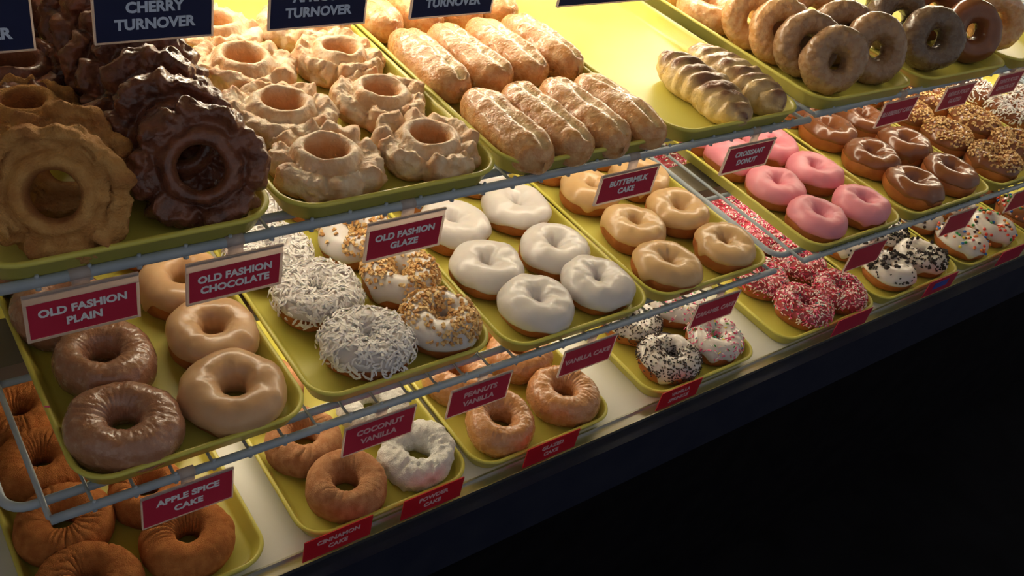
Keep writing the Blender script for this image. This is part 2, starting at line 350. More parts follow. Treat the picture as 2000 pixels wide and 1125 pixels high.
# ---------------------------------------------------------------- ring donuts
NU, NV = 84, 36
class Ring:
    """a ring donut: dough surface as a function of angle u round the ring and v round the tube"""
    def __init__(s, D, h, hole, seed, lump=0.0013, fine=0.0003, crease=0.0, sq=0.9):
        s.R = (D + hole) / 4; s.a = (D - hole) / 4; s.b = h / 2 * 1.06; s.h = h; s.seed = seed
        s.lump, s.fine, s.crease, s.sq = lump, fine, crease, sq
        rng = random.Random(seed); s.e = rng.uniform(0.0, 0.06); s.ea = rng.uniform(0, 6.28); s.tilt = rng.uniform(-0.03, 0.03)
        s.hx = rng.uniform(-0.002, 0.002); s.hy = rng.uniform(-0.002, 0.002)
    def at(s, u, v, off=0.0):
        c = np.cos(v); q = np.sin(v); cs = np.sign(c) * np.abs(c) ** s.sq; qs = np.sign(q) * np.abs(q) ** s.sq
        n = np.stack([c * np.cos(u) / s.a, c * np.sin(u) / s.a, q / s.b], 1); n /= np.linalg.norm(n, axis=1)[:, None]
        w = np.clip((c + 1) / 2, 0, 1)
        rad = s.R + s.a * cs
        rad = rad * (1 + s.e * np.cos(2 * (u - s.ea)) * w)
        P = np.stack([rad * np.cos(u) + s.hx * (1 - w), rad * np.sin(u) + s.hy * (1 - w), s.b * qs], 1)
        dsp = s.lump * (fbm(P, 38, 2, s.seed)) + s.fine * fbm(P, 170, 3, s.seed + 5)
        if s.crease:
            cr = np.abs(np.sin(u * 14 + 3 * vn(P * 60, s.seed + 9)))
            dsp = dsp - s.crease * (1 - cr) ** 3 * np.clip(q * 1.3 + 0.3, 0, 1) * np.clip(0.35 + 0.9 * vn(P * 45, s.seed + 3), 0, 1)
        if np.isscalar(off): off = np.full(len(u), off)
        P = P + n * (dsp + off)[:, None]
        z = P[:, 2] + s.b
        lo = s.h * 0.06                                       # flat base where it rests
        z = np.where(z < lo, 0.12 * (z - lo), z - lo) + 0.0006
        P[:, 2] = np.maximum(z, 0.0) + s.tilt * P[:, 0] * np.clip(q, 0, 1)
        return P, n
    def dough(s, name, m, nu=NU, nv=NV):
        u = np.repeat(np.linspace(0, 2 * np.pi, nu, endpoint=False), nv); v = np.tile(np.linspace(0, 2 * np.pi, nv, endpoint=False), nu)
        P, _ = s.at(u, v)
        return mesh(name, P, grid(nu, nv), m)
    def edge(s, u, base=0.05, drip=0.22):
        rng = np.random.RandomState(s.seed + 77)
        e = base + 0.0 * u
        for k in (1, 2, 3, 5, 8): e = e + drip * 0.5 / k ** 0.7 * np.sin(k * u + rng.uniform(0, 6.28)) * rng.uniform(0.3, 1)
        for _ in range(rng.randint(1, 4)):
            a0 = rng.uniform(0, 6.28); w = rng.uniform(0.10, 0.2); dd = np.angle(np.exp(1j * (u - a0)))
            e = e - rng.uniform(0.25, 0.7) * np.exp(-(dd / w) ** 2)
        return e
    def icing(s, name, m, T=0.0022, base=0.05, drip=0.22, nu=NU + 12, nv=30):
        u = np.repeat(np.linspace(0, 2 * np.pi, nu, endpoint=False), nv); t = np.tile(np.linspace(0, 1, nv), nu)
        t = t + 0.09 * np.sin(4 * np.pi * t) / 2 * -1                      # denser near the two edges
        e = s.edge(u, base, drip); v = e + (np.pi + 0.75 - e) * t
        prof = np.sqrt(np.clip(1 - np.abs(2 * t - 1) ** 9, 0, 1))
        P0 = np.stack([np.cos(u) * 0.03, np.sin(u) * 0.03, v * 0.01], 1)
        th = T * (0.95 + 0.35 * vn(P0 * 70, s.seed + 21)) * prof - 0.0007 * (1 - prof)
        th = th + 0.0007 * np.exp(-(t / 0.10) ** 2 * 3) * prof             # thicker bead along the drip line
        P, _ = s.at(u, v, th)
        return mesh(name, P, grid(nu, nv, True, False), m)
    def scatter(s, n, rng, base=0.3, inner=0.6, off=0.002, clump=None):
        U = []; Vv = []
        while len(U) < n:
            u = rng.uniform(0, 2 * math.pi); v = rng.uniform(base, math.pi + inner)
            if rng.random() > (s.R + s.a * math.cos(v)) / (s.R + s.a): continue
            if clump and not clump(u, v, rng): continue
            U.append(u); Vv.append(v)
        return s.at(np.array(U), np.array(Vv), off)

def frames(N, rng, lean=0.35):
    """random tangent frames over the normals"""
    a = rng.normal(size=N.shape); t = a - N * (a * N).sum(1)[:, None]; t /= np.linalg.norm(t, axis=1)[:, None]
    t = t + N * rng.uniform(-lean, lean, len(N))[:, None]; t /= np.linalg.norm(t, axis=1)[:, None]
    b = np.cross(N, t); b /= np.linalg.norm(b, axis=1)[:, None]; n = np.cross(t, b)
    return t, b, n
def bits_mesh(name, P, N, kind, mats, seed, wts=None, ls=1.0):
    rng = np.random.RandomState(seed); t, b, n = frames(N, rng, 0.7 if kind == 'shred' else 0.3)
    k = len(P)
    if kind == 'sprinkle':
        m = 5; L = ls * rng.uniform(0.0042, 0.0060, k); r = rng.uniform(0.00078, 0.00095, k)
        an = np.arange(m) * 2 * np.pi / m
        V = np.zeros((k, 2 * m + 2, 3))
        for e, sg in ((0, -1), (1, 1)):
            for j in range(m):
                V[:, e * m + j] = P + t * (sg * L * 0.42)[:, None] + b * (r * np.cos(an[j]))[:, None] + n * (r * np.sin(an[j]))[:, None]
            V[:, 2 * m + e] = P + t * (sg * L * 0.5)[:, None]
        F = [(j, (j + 1) % m, m + (j + 1) % m, m + j) for j in range(m)]
        T = [(2 * m, (j + 1) % m, j) for j in range(m)] + [(2 * m + 1, m + j, m + (j + 1) % m) for j in range(m)]
        tri = [(a, c, e) for a, c, e, _ in F] + [(a, e, g) for a, _, e, g in F] + T
    elif kind == 'shred':
        S = 4; L = rng.uniform(0.006, 0.0125, k); w = rng.uniform(0.0008, 0.0014, k); bend = rng.uniform(-1, 1, k)
        V = np.zeros((k, S * 4, 3))
        for i in range(S):
            x = i / (S - 1) - 0.5
            C = P + t * (L * x)[:, None] + n * (L * (0.12 + 0.55 * (0.25 - x * x) * np.abs(bend)))[:, None] + b * (L * bend * 0.9 * (0.25 - x * x))[:, None]
            ww = w * (1.0 if 0 < i < S - 1 else 0.6)
            for j, (p, q) in enumerate(((-1, -0.5), (1, -0.5), (1, 0.5), (-1, 0.5))):
                V[:, i * 4 + j] = C + b * (ww * p)[:, None] + n * (ww * q)[:, None]
        Q = [(i * 4 + j, i * 4 + (j + 1) % 4, i * 4 + 4 + (j + 1) % 4, i * 4 + 4 + j) for i in range(S - 1) for j in range(4)] + [(3, 2, 1, 0), (S * 4 - 4, S * 4 - 3, S * 4 - 2, S * 4 - 1)]
        tri = [(a, c, e) for a, c, e, _ in Q] + [(a, e, g) for a, _, e, g in Q]
    else:                                                                    # chopped bits
        sx = rng.uniform(*((0.0014, 0.0026) if kind == 'nut' else (0.0010, 0.0022)), size=(k, 3))
        C = np.array([(-1, -1, -1), (1, -1, -1), (1, 1, -1), (-1, 1, -1), (-1, -1, 1), (1, -1, 1), (1, 1, 1), (-1, 1, 1)], float)
        V = np.zeros((k, 8, 3))
        for j in range(8):
            jit = rng.uniform(0.45, 1.1, (k, 3)) * C[j]
            V[:, j] = P + t * (jit[:, 0] * sx[:, 0])[:, None] + b * (jit[:, 1] * sx[:, 1])[:, None] + n * (jit[:, 2] * sx[:, 2] * 0.8)[:, None]
        Q = [(3, 2, 1, 0), (4, 5, 6, 7), (0, 1, 5, 4), (1, 2, 6, 5), (2, 3, 7, 6), (3, 0, 4, 7)]
        tri = [(a, c, e) for a, c, e, _ in Q] + [(a, e, g) for a, _, e, g in Q]
    nv = V.shape[1]; tri = np.array(tri, dtype=np.int32)
    F = (tri[None] + (np.arange(k) * nv)[:, None, None]).reshape(-1, 3)
    ch = rng.choice(len(mats), k, p=None if wts is None else np.array(wts) / sum(wts))
    return mesh(name, V.reshape(-1, 3), F, mats, False, np.repeat(ch, len(tri)))

SEED = [100]
def nseed(): SEED[0] += 7; return SEED[0]
def rotz(o): o.rotation_euler.z = random.Random(SEED[0]).uniform(0, 6.28)
GROUP = {}
def plain_ring(kind, loc, label, group, D=0.092, h=0.036, hole=0.022, axis=None, name='ring_donut'):
    """glazed, sugared or powdered donuts: one baked surface"""
    s = nseed()
    P = dict(gl_cake=dict(lump=0.0018, fine=0.0007, crease=0.0016), gl_plain=dict(lump=0.0018, fine=0.0006, crease=0.0012), gl_blue=dict(lump=0.0016, fine=0.0008),
             gl_gold=dict(lump=0.0018, fine=0.0009), gl_devil=dict(lump=0.0018, fine=0.0007), spice=dict(lump=0.0014, fine=0.0004, crease=0.0042),
             cinnamon=dict(lump=0.0016, fine=0.0005, crease=0.0022), powder=dict(lump=0.0022, fine=0.0019), ic_choc=dict(lump=0.0009, fine=0.0001))[kind]
    R = Ring(D, h, hole, s, **P)
    o = obj(name, R.dough(name, M[kind], 156, 44), None, loc); tag(o, label, 'donut', group)
    if axis is None: rotz(o)
    else: stand(o, axis, D, h, loc[2])
    return o
def stand(o, axis, D, h, floor):
    """lean a ring on its edge: its axis points along the given direction, its rim touches the tray"""
    a = Vector(axis).normalized(); b = h / 2; s = math.sqrt(max(0, 1 - a.z * a.z))
    zc = floor + (D / 2 - b) * s + b * 0.96
    q = Vector((0, 0, 1)).rotation_difference(a).to_matrix().to_4x4()
    c = Vector((o.location.x, o.location.y, zc)) if not isinstance(o, tuple) else None
    spin = Matrix.Rotation(random.Random(SEED[0]).uniform(0, 6.28), 4, 'Z')
    o.matrix_world = Matrix.Translation(c) @ q @ spin @ Matrix.Translation((0, 0, -h / 2))
def iced_ring(ic, loc, label, group, top=None, D=0.090, h=0.037, hole=0.014, dough='dough', base=0.05, drip=0.2, dense=1.0, rot=None, T=0.0022):
    s = nseed(); R = Ring(D - 0.003, h - 0.002, hole + 0.004, s, lump=0.0022, fine=0.0003)
    r = empty('ring_donut', loc, label, 'donut', group)
    if rot is None: rotz(r)
    else: r.rotation_euler.z = rot
    obj('dough', R.dough('dough', M[dough], 72, 30), r)
    obj('icing', R.icing('icing', M[ic], base=base, drip=drip, T=T), r)
    rng = random.Random(s + 3); off = T + 0.0002
    if top == 'coconut':
        P, N = R.scatter(int(620 * dense), rng, -0.05, 0.4, off + 0.0008); tag(obj('coconut_shreds', bits_mesh('coconut_shreds', P, N, 'shred', [M['coconut']], s), r), kind='stuff')
    elif top == 'peanut':
        ph = rng.uniform(0, 6.28)
        P, N = R.scatter(int(420 * dense), rng, 0.35, 0.3, off + 0.0014, lambda u, v, g: g.random() < 0.25 + 0.75 * (math.sin(u * 2 + ph) > -0.5))
        tag(obj('chopped_peanuts', bits_mesh('chopped_peanuts', P, N, 'nut', [M['nut1'], M['nut2']], s, (0.65, 0.35)), r), kind='stuff')
    elif top == 'choc_nut':
        P, N = R.scatter(int(330 * dense), rng, 0.45, 0.2, off + 0.0014); tag(obj('chopped_peanuts', bits_mesh('chopped_peanuts', P, N, 'nut', [M['nut1'], M['nut2']], s, (0.85, 0.15)), r), kind='stuff')
    elif top == 'pink':
        P, N = R.scatter(int(780 * dense), rng, 0.0, 0.5, off + 0.0014)
        tag(obj('sprinkles', bits_mesh('sprinkles', P, N, 'sprinkle', [M['sp_red'], M['sp_pink'], M['sp_lpink'], M['sp_white'], M['sp_teal']], s, (0.20, 0.26, 0.14, 0.38, 0.02)), r), kind='stuff')
    elif top == 'dark':
        P, N = R.scatter(int(620 * dense), rng, -0.05, 0.3, off + 0.0007, lambda u, v, g: not (0.2 < u < 1.3 and v < 2.2) or g.random() < 0.06)
        tag(obj('sprinkles', bits_mesh('sprinkles', P, N, 'sprinkle', [M['sp_brown']], s, ls=0.62), r), kind='stuff')
    elif top == 'mixed':
        P, N = R.scatter(int(250 * dense), rng, 0.1, 0.4, off + 0.0008)
        tag(obj('sprinkles', bits_mesh('sprinkles', P, N, 'sprinkle', [M['sp_pink'], M['sp_lpink'], M['sp_white'], M['sp_green'], M['sp_red'], M['sp_yellow'], M['sp_teal']], s, (.34, .16, .26, .07, .1, .04, .05)), r), kind='stuff')
    elif top == 'candy':
        P, N = R.scatter(int(58 * dense), rng, 0.35, 0.2, off + 0.0014)
        for k in range(len(P)):
            o = obj('candy_dot', CANDY[rng.randrange(len(CANDY))], r, P[k]); o.rotation_mode = 'QUATERNION'; o.rotation_quaternion = Vector((0, 0, 1)).rotation_difference(Vector(N[k]))
    elif top == 'cookie':
        P, N = R.scatter(34, rng, 0.5, 0.2, off + 0.0016, lambda u, v, g: g.random() < 0.25 + 0.75 * (2.0 < u < 5.2))
        for k in range(len(P)):
            o = obj('cookie_chunk', CHUNK[rng.randrange(len(CHUNK))], r, P[k]); sc = rng.uniform(0.7, 1.5); o.scale = (sc, sc, sc)
            o.rotation_euler = (rng.uniform(0, 6), rng.uniform(0, 6), rng.uniform(0, 6))
        P, N = R.scatter(160, rng, 0.3, 0.3, off + 0.0004, lambda u, v, g: g.random() < 0.15 + 0.85 * (2.0 < u < 5.2))
        tag(obj('cookie_crumbs', bits_mesh('cookie_crumbs', P, N, 'crumb', [M['cookie']], s), r), kind='stuff')
    return r
def lentil(m):
    V = [(0, 0, 0.0023)]; F = []; n = 8
    for z, q in ((0.0016, 0.0024), (0.0, 0.0033), (-0.0016, 0.0024)):
        V += [(q * math.cos(2 * math.pi * k / n), q * math.sin(2 * math.pi * k / n), z) for k in range(n)]
    V.append((0, 0, -0.0023))
    for k in range(n):
        F.append((0, 1 + k, 1 + (k + 1) % n))
        for j in (0, 1): F.append((1 + j * n + k, 1 + j * n + n + k, 1 + j * n + n + (k + 1) % n, 1 + j * n + (k + 1) % n))
        F.append((1 + 2 * n + k, 1 + 3 * n, 1 + 2 * n + (k + 1) % n))
    return mesh('candy_dot', V, F, m)
CANDY = [lentil(M[k]) for k in ('cd_red', 'cd_blue', 'cd_green', 'cd_yellow', 'cd_orange', 'cd_orange', 'cd_red', 'cd_brown')]
def chunk(seed):
    rng = random.Random(seed); V = []
    t = (1 + 5 ** 0.5) / 2
    for a, b, c in ((-1, t, 0), (1, t, 0), (-1, -t, 0), (1, -t, 0), (0, -1, t), (0, 1, t), (0, -1, -t), (0, 1, -t), (t, 0, -1), (t, 0, 1), (-t, 0, -1), (-t, 0, 1)):
        k = 0.0021 * rng.uniform(0.6, 1.25); V.append((a * k, b * k, c * k * 0.7))
    F = [(0, 11, 5), (0, 5, 1), (0, 1, 7), (0, 7, 10), (0, 10, 11), (1, 5, 9), (5, 11, 4), (11, 10, 2), (10, 7, 6), (7, 1, 8), (3, 9, 4), (3, 4, 2), (3, 2, 6), (3, 6, 8), (3, 8, 9), (4, 9, 5), (2, 4, 11), (6, 2, 10), (8, 6, 7), (9, 8, 1)]
    return mesh('cookie_chunk', V, F, M['cookie'], False)
CHUNK = [chunk(k) for k in range(5)]

# ---------------------------------------------------------------- old fashioned donuts (craggy, split petals round a raised collar)
def old_fashioned(kind, loc, label, group, D=0.098, h=0.036, axis=None, rot=None):
    s = nseed(); rng = np.random.RandomState(s); nu, nv = 180, 64
    k = D / 0.098
    ctrl = np.array([(.0180, .005), (.0168, .014), (.0172, .024), (.0192, .0312), (.0225, .0330), (.0262, .0312), (.0290, .0265), (.0315, .0240), (.0345, .0252),
                     (.0385, .0282), (.0425, .0280), (.0468, .0235), (.0490, .0140), (.0475, .0065), (.0425, .0016), (.0340, .0003), (.0250, .0003), (.0200, .0015)]) * [k, h / 0.036]
    seg = np.r_[0, np.cumsum(np.linalg.norm(np.diff(np.r_[ctrl, ctrl[:1]], axis=0), axis=1))]
    tt = np.linspace(0, seg[-1], nv, endpoint=False); cc = np.r_[ctrl, ctrl[:1]]
    pr = np.interp(tt, seg, cc[:, 0]); pz = np.interp(tt, seg, cc[:, 1])
    for _ in range(2): pr = (np.roll(pr, 1) + 2 * pr + np.roll(pr, -1)) / 4; pz = (np.roll(pz, 1) + 2 * pz + np.roll(pz, -1)) / 4
    u = np.repeat(np.linspace(0, 2 * np.pi, nu, endpoint=False), nv); r = np.tile(pr, nu); z = np.tile(pz, nu)
    w = np.clip((r / k - 0.029) / 0.012, 0, 1); col = np.exp(-((r / k - 0.0225) / 0.005) ** 2); topw = np.clip(z / h * 1.6, 0, 1)
    C = np.stack([np.cos(u) * 1.2, np.sin(u) * 1.2, 0 * u], 1)
    r = r + k * w * (0.0012 + 0.0035 * vn(C, s) + 0.0022 * vn(C * 2.7, s + 1))                       # uneven outline
    z = z + topw * (w * 0.0040 * vn(C * 1.3, s + 2) + col * 0.0022 * vn(C * 1.1, s + 3))
    ncr = rng.randint(4, 7); a0 = rng.uniform(0, 6.28)
    crust = np.zeros(len(u))
    for i in range(ncr):                                                                  # petals torn apart
        a = a0 + i * 2 * np.pi / ncr + rng.uniform(-0.35, 0.35); wd_ = rng.uniform(0.06, 0.13)
        sw = a + rng.uniform(-9, 9) * (r / k - 0.035)
        dd = np.angle(np.exp(1j * (u - sw))); g = np.exp(-(dd / wd_) ** 2)
        r = r - k * w * g * rng.uniform(0.003, 0.007); z = z - topw * w * g * rng.uniform(0.003, 0.008)
        e = np.exp(-((dd - 2.2 * wd_) / (1.1 * wd_)) ** 2); z = z + topw * w * e * rng.uniform(0.001, 0.0036); crust += 0.8 * e * w
    if kind == 'of_plain': z = z - topw * np.exp(-((r / k - 0.037 - 0.003 * vn(C * 1.5, s + 14)) / 0.0016) ** 2) * 0.006 * np.clip(0.5 + 1.2 * vn(C * 2.2, s + 15), 0, 1)   # deep splits
    gd = np.exp(-((r / k - 0.0312) / 0.0024) ** 2) * topw                                  # ragged groove outside the collar
    z = z - gd * (0.002 + 0.003 * vn(C * 2, s + 4))
    P = np.stack([r * np.cos(u), r * np.sin(u), z], 1)
    rag = np.clip((np.tile(pr, nu) / k - 0.024) / 0.012, 0, 1)
    f1 = fbm(P, 90, 4, s + 6); amp = 0.0006 + 0.0026 * rag * np.clip(z / 0.006, 0, 1)
    P[:, 0] += np.cos(u) * f1 * amp; P[:, 1] += np.sin(u) * f1 * amp; P[:, 2] += topw * amp * 0.9 * fbm(P, 100, 4, s + 8)
    P[:, 2] = np.maximum(P[:, 2], 0.0002)
    me = mesh('old_fashioned_donut', P, grid(nu, nv), M[kind])
    inner = np.clip((0.0200 - np.tile(pr, nu) / k) / 0.003, 0, 1) * (np.tile(pz, nu) < 0.031)
    low = np.clip((0.012 - P[:, 2]) / 0.008, 0, 1)
    crust = np.clip(0.75 * crust + 0.8 * inner + 0.85 * low * rag + 0.5 * np.clip(f1 - 0.35, 0, 1), 0, 1)
    at = me.attributes.new('crust', 'FLOAT', 'POINT'); at.data.foreach_set('value', crust.astype(np.float32))
    o = obj('old_fashioned_donut', me, None, loc); tag(o, label, 'donut', group)
    if axis is not None: stand(o, axis, D, h, loc[2])
    elif rot is not None: o.rotation_euler.z = rot
    else: rotz(o)
    return o

# ---------------------------------------------------------------- bars and croissant bars
def bar(kind, loc, label, group, L=0.130, W=0.050, h=0.042, rz=0.0, name='buttermilk_bar'):
    s = nseed(); nt, nu = 72, 48
    t = np.repeat(np.linspace(-1, 1, nt), nu); v = np.tile(np.linspace(0, 2 * np.pi, nu, endpoint=False), nt)
    w = np.clip(1 - np.abs(t) ** 5, 0, 1) ** 0.5
    tip = 1 - 0.18 * np.clip(np.abs(t) - 0.5, 0, 1)
    if kind == 'croissant': w = np.clip(1 - np.abs(t) ** 3.2, 0, 1) ** 0.5
    x = W / 2 * w * tip * np.sign(np.cos(v)) * np.abs(np.cos(v)) ** 0.85; z = h / 2 * (0.15 + 0.85 * w) * np.sign(np.sin(v)) * np.abs(np.sin(v)) ** 0.9
    y = t * L / 2
    P = np.stack([x, y, z], 1); q = np.sin(v)
    n = np.stack([np.cos(v) / W, 0.12 * np.sign(t) * np.abs(t) ** 6 / 0.02, q / h], 1); n /= np.linalg.norm(n, axis=1)[:, None]
    crust = np.zeros(len(t))
    if kind == 'bar':
        cen = 0.0012 * vn(np.stack([y * 25, 0 * y, 0 * y], 1), s) * 3 + 0.002
        dx = (P[:, 0] - cen); up_ = np.clip(q, 0, 1) * (np.abs(t) < 0.9)
        g = np.exp(-(dx / 0.0038) ** 2) * up_ * np.clip(0.75 + 0.6 * vn(np.stack([y * 30, 0 * y + 4, 0 * y], 1), s + 2), 0, 1)
        lip = np.exp(-((dx - 0.0085) / 0.0035) ** 2) * up_
        dsp = 0.0016 * fbm(P, 45, 2, s + 1) + 0.0005 * fbm(P, 230, 2, s + 3) - 0.0055 * g + 0.0018 * lip * (0.4 + vn(P * 60, s + 9))
        crust = np.clip(g * 1.0, 0, 1)
    else:
        ph = y * 2 * np.pi / 0.019 + 2.2 * np.cos(v) + 2.4 * vn(P * 26, s)
        saw = np.abs(np.sin(ph / 2)); 
        dsp = (0.0050 * saw ** 0.6 - 0.003) * np.clip(q + 0.75, 0, 1) * (0.75 + 0.5 * vn(P * 40, s + 8)) + 0.0021 * fbm(P, 75, 3, s + 3)
        crust = np.clip((q - 0.35 + 0.35 * vn(P * 55, s + 12)) * 2.2, 0, 1) * np.clip(0.2 + 0.7 * saw + 0.75 * fbm(P, 50, 2, s + 5), 0, 1)
    P = P + n * dsp[:, None]
    zz = P[:, 2] + h / 2; P[:, 2] = np.where(zz < 0.003, 0.1 * (zz - 0.003), zz - 0.003) + 0.0008; P[:, 2] = np.maximum(P[:, 2], 0.0001)
    F = [tuple(int(i) for i in f) for f in grid(nt, nu, False, True)] + [tuple(range(nu)), tuple((nt - 1) * nu + k for k in range(nu))[::-1]]
    me = mesh(name, P, F, M[kind]); at = me.attributes.new('crust', 'FLOAT', 'POINT'); at.data.foreach_set('value', crust.astype(np.float32))
    o = obj(name, me, None, loc); o.rotation_euler.z = rz
    return tag(o, label, 'pastry', group)

NUDGE = 0.003
FT = ZT + TRAY_FLOOR; FM = ZM + TRAY_FLOOR; FB = ZB + TRAY_FLOOR
# ---- top shelf
AX = (-0.33, -0.80, 0.52)
gch = 'chocolate old fashioned donuts on the top shelf'
old_fashioned('of_choc', (0.227, 0.588, FT), 'large dark chocolate old fashioned donut at the front of its leaning row', gch, axis=AX, D=0.099, h=0.034)
for i, (x, y) in enumerate(((0.225, 0.632), (0.226, 0.675), (0.228, 0.718), (0.231, 0.761), (0.233, 0.804), (0.233, 0.847), (0.232, 0.890))):
    od = ('second', 'third', 'fourth', 'fifth', 'sixth', 'seventh', 'eighth')[i]
    old_fashioned('of_choc', (x, y, FT), 'chocolate old fashioned donut, %s from the front in the leaning row' % od, gch, axis=(-0.30 + 0.02 * i, -0.78, 0.55), D=0.100, h=0.034)
old_fashioned('of_plain', (0.123, 0.584, FT), 'plain golden old fashioned donut leaning at the front of the top shelf', 'plain old fashioned donuts', axis=AX, D=0.098, h=0.034)
old_fashioned('of_plain', (0.146, 0.632, FT), 'plain old fashioned donut half hidden behind the front plain one', 'plain old fashioned donuts', axis=(-0.15, -0.72, 0.72), D=0.090, h=0.034)
old_fashioned('of_plain', (0.140, 0.742, FT), 'plain old fashioned donut lying flat beside the chocolate row', 'plain old fashioned donuts', D=0.090)
old_fashioned('of_choc', (0.150, 0.812, FT), 'chocolate old fashioned donut lying flat behind the plain ones', gch, D=0.096)
old_fashioned('of_choc', (0.166, 0.905, FT), 'chocolate old fashioned donut standing between the two left navy tags', gch, axis=(0.5, -0.75, 0.4), D=0.098)
ggl = 'glazed old fashioned donuts'
for (x, y, D, rot, w) in ((0.343, 0.606, 0.100, 0.3, 'front left'), (0.445, 0.603, 0.097, 1.9, 'front right'), (0.342, 0.692, 0.100, 2.4, 'second row left'), (0.444, 0.692, 0.093, 4.0, 'second row right'),
                          (0.343, 0.780, 0.098, 5.2, 'third row left'), (0.444, 0.778, 0.092, 0.9, 'third row right'), (0.346, 0.860, 0.096, 3.2, 'fourth row left'), (0.444, 0.858, 0.096, 2.7, 'fourth row right')):
    old_fashioned('of_glaze', (x, y, FT), 'sugar glazed old fashioned donut, %s on its tray' % w, ggl, D=D, rot=rot)
gb = 'buttermilk bars on the top shelf'
cn = ('leftmost', 'second from left', 'third from left', 'rightmost')
for r_, (y, dx, nm) in enumerate(((0.605, 0.0, 'front row'), (0.743, 0.004, 'second row'), (0.880, 0.006, 'third row'))):
    for c_ in range(4):
        bar('bar', (0.534 + 0.0495 * c_ + dx * (c_ - 1), y + 0.004 * c_ * (r_ > 0), FT), 'glazed buttermilk bar, %s, %s on its tray' % (cn[c_], nm), gb, rz=math.radians((-1, 2, 1, 3)[c_] + 1.5 * r_))
bar('croissant', (0.829, 0.620, FT), 'browned braided croissant bar, the left one of the pair', 'croissant bars', L=0.150, W=0.056, h=0.042, rz=math.radians(-3), name='croissant_bar')
bar('croissant', (0.893, 0.628, FT), 'browned braided croissant bar, the right one of the pair', 'croissant bars', L=0.150, W=0.054, h=0.042, rz=math.radians(2), name='croissant_bar')
gs = 'standing cake donuts on the top shelf'
od = ('front', 'second', 'third', 'fourth', 'fifth')
for i, (x, y) in enumerate(((1.044, 0.604), (1.040, 0.646), (1.036, 0.688), (1.030, 0.730))):
    plain_ring('gl_blue' if i < 2 else 'gl_gold', (x, y, FT), '%s glazed cake donut standing %s in the left column' % ('brown' if i < 2 else 'golden', od[i]), gs, axis=(-0.55, -0.76, 0.36), D=0.086, h=0.031)
plain_ring('gl_gold', (1.022, 0.800, FT), 'golden glazed cake donut lying behind the left standing column', gs, D=0.092)
plain_ring('gl_gold', (1.030, 0.890, FT), 'golden glazed cake donut lying at the top edge of the photo', gs, D=0.092)
for i, (x, y) in enumerate(((1.142, 0.612), (1.136, 0.664), (1.136, 0.716), (1.132, 0.780))):
    plain_ring('gl_blue' if i < 2 else 'gl_gold', (x, y, FT), '%s glazed cake donut standing %s in the second column' % ('brown' if i < 2 else 'golden', od[i]), gs, axis=(-0.52, -0.76, 0.38), D=0.090, h=0.036)
for i, (x, y) in enumerate(((1.285, 0.614), (1.282, 0.676), (1.280, 0.738))):
    plain_ring('gl_devil', (x, y, FT), 'dark glazed chocolate cake donut standing %s in the third column' % od[i], gs, axis=(-0.52, -0.78, 0.36), D=0.092, h=0.037)
for i, (x, y) in enumerate(((1.396, 0.618), (1.398, 0.690))):
    plain_ring('ic_choc', (x, y, FT), 'glossy chocolate covered donut standing %s in the fourth column' % od[i], gs, axis=(-0.50, -0.80, 0.34), D=0.092, h=0.038)
for i, (x, y) in enumerate(((1.505, 0.640), (1.520, 0.720))):
    plain_ring('gl_gold', (x, y, FT), 'golden glazed donut at the right edge, %s one' % od[i], gs, axis=(-0.55, -0.75, 0.4), D=0.092, h=0.036)

# ---- middle shelf
RC = ('front left', 'front right', 'second row left', 'second row right', 'third row left', 'third row right', 'fourth row left', 'fourth row right')
for w, p in zip((0, 2, 4, 6), ((0.159, 0.590), (0.170, 0.676), (0.155, 0.760), (0.160, 0.838))):
    plain_ring('gl_plain', (*p, FM), 'brown glazed cake donut, %s on the leftmost middle shelf tray' % RC[w], 'brown glazed donuts', D=0.097 if w < 2 else 0.094, h=0.041, hole=0.024)
for w, p, b in zip((1, 3, 5, 7), ((0.259, 0.590), (0.273, 0.673), (0.272, 0.758), (0.272, 0.846)), (-0.25, 0.05, 0.0, 0.0)):
    iced_ring('ic_tan', (*p, FM), 'smooth tan iced ring donut, %s of its tray' % RC[w], 'tan iced donuts', D=0.098 if w == 1 else 0.092, hole=0.022, base=b, drip=0.12, h=0.040)
for w, p in zip((0, 2, 4, 6), ((0.408, 0.600), (0.395, 0.690), (0.377, 0.775), (0.380, 0.862))):
    iced_ring('ic_white', (*p, FM), 'white coconut covered ring donut, %s of its tray' % RC[w], 'coconut donuts', top='coconut', D=0.093, hole=0.012, h=0.040)
for w, p in zip((1, 3, 5, 7), ((0.497, 0.598), (0.496, 0.684), (0.484, 0.768), (0.478, 0.856))):
    iced_ring('ic_white', (*p, FM), 'white iced donut with chopped peanuts, %s of its tray' % RC[w], 'peanut donuts', top='peanut', D=0.088, hole=0.014, base=-0.1, drip=0.35, h=0.042)
for w, p in zip(range(8), ((0.622, 0.585), (0.718, 0.586), (0.604, 0.663), (0.709, 0.662), (0.612, 0.749), (0.716, 0.755), (0.612, 0.842), (0.712, 0.846))):
    iced_ring('ic_white', (*p, FM), 'plain white iced ring donut, %s of its tray' % RC[w], 'white iced donuts', D=0.092, hole=0.010, base=-0.12 if w < 2 else 0.05, drip=0.34, h=0.038, T=0.0026)
for w, p in zip(range(8), ((0.834, 0.580), (0.948, 0.584), (0.847, 0.663), (0.941, 0.672), (0.846, 0.756), (0.946, 0.760), (0.838, 0.842), (0.944, 0.850))):
    iced_ring('ic_caramel', (*p, FM), 'pale caramel iced ring donut, %s of its tray' % RC[w], 'caramel iced donuts', D=0.091, hole=0.013, base=0.1, drip=0.2, h=0.038)
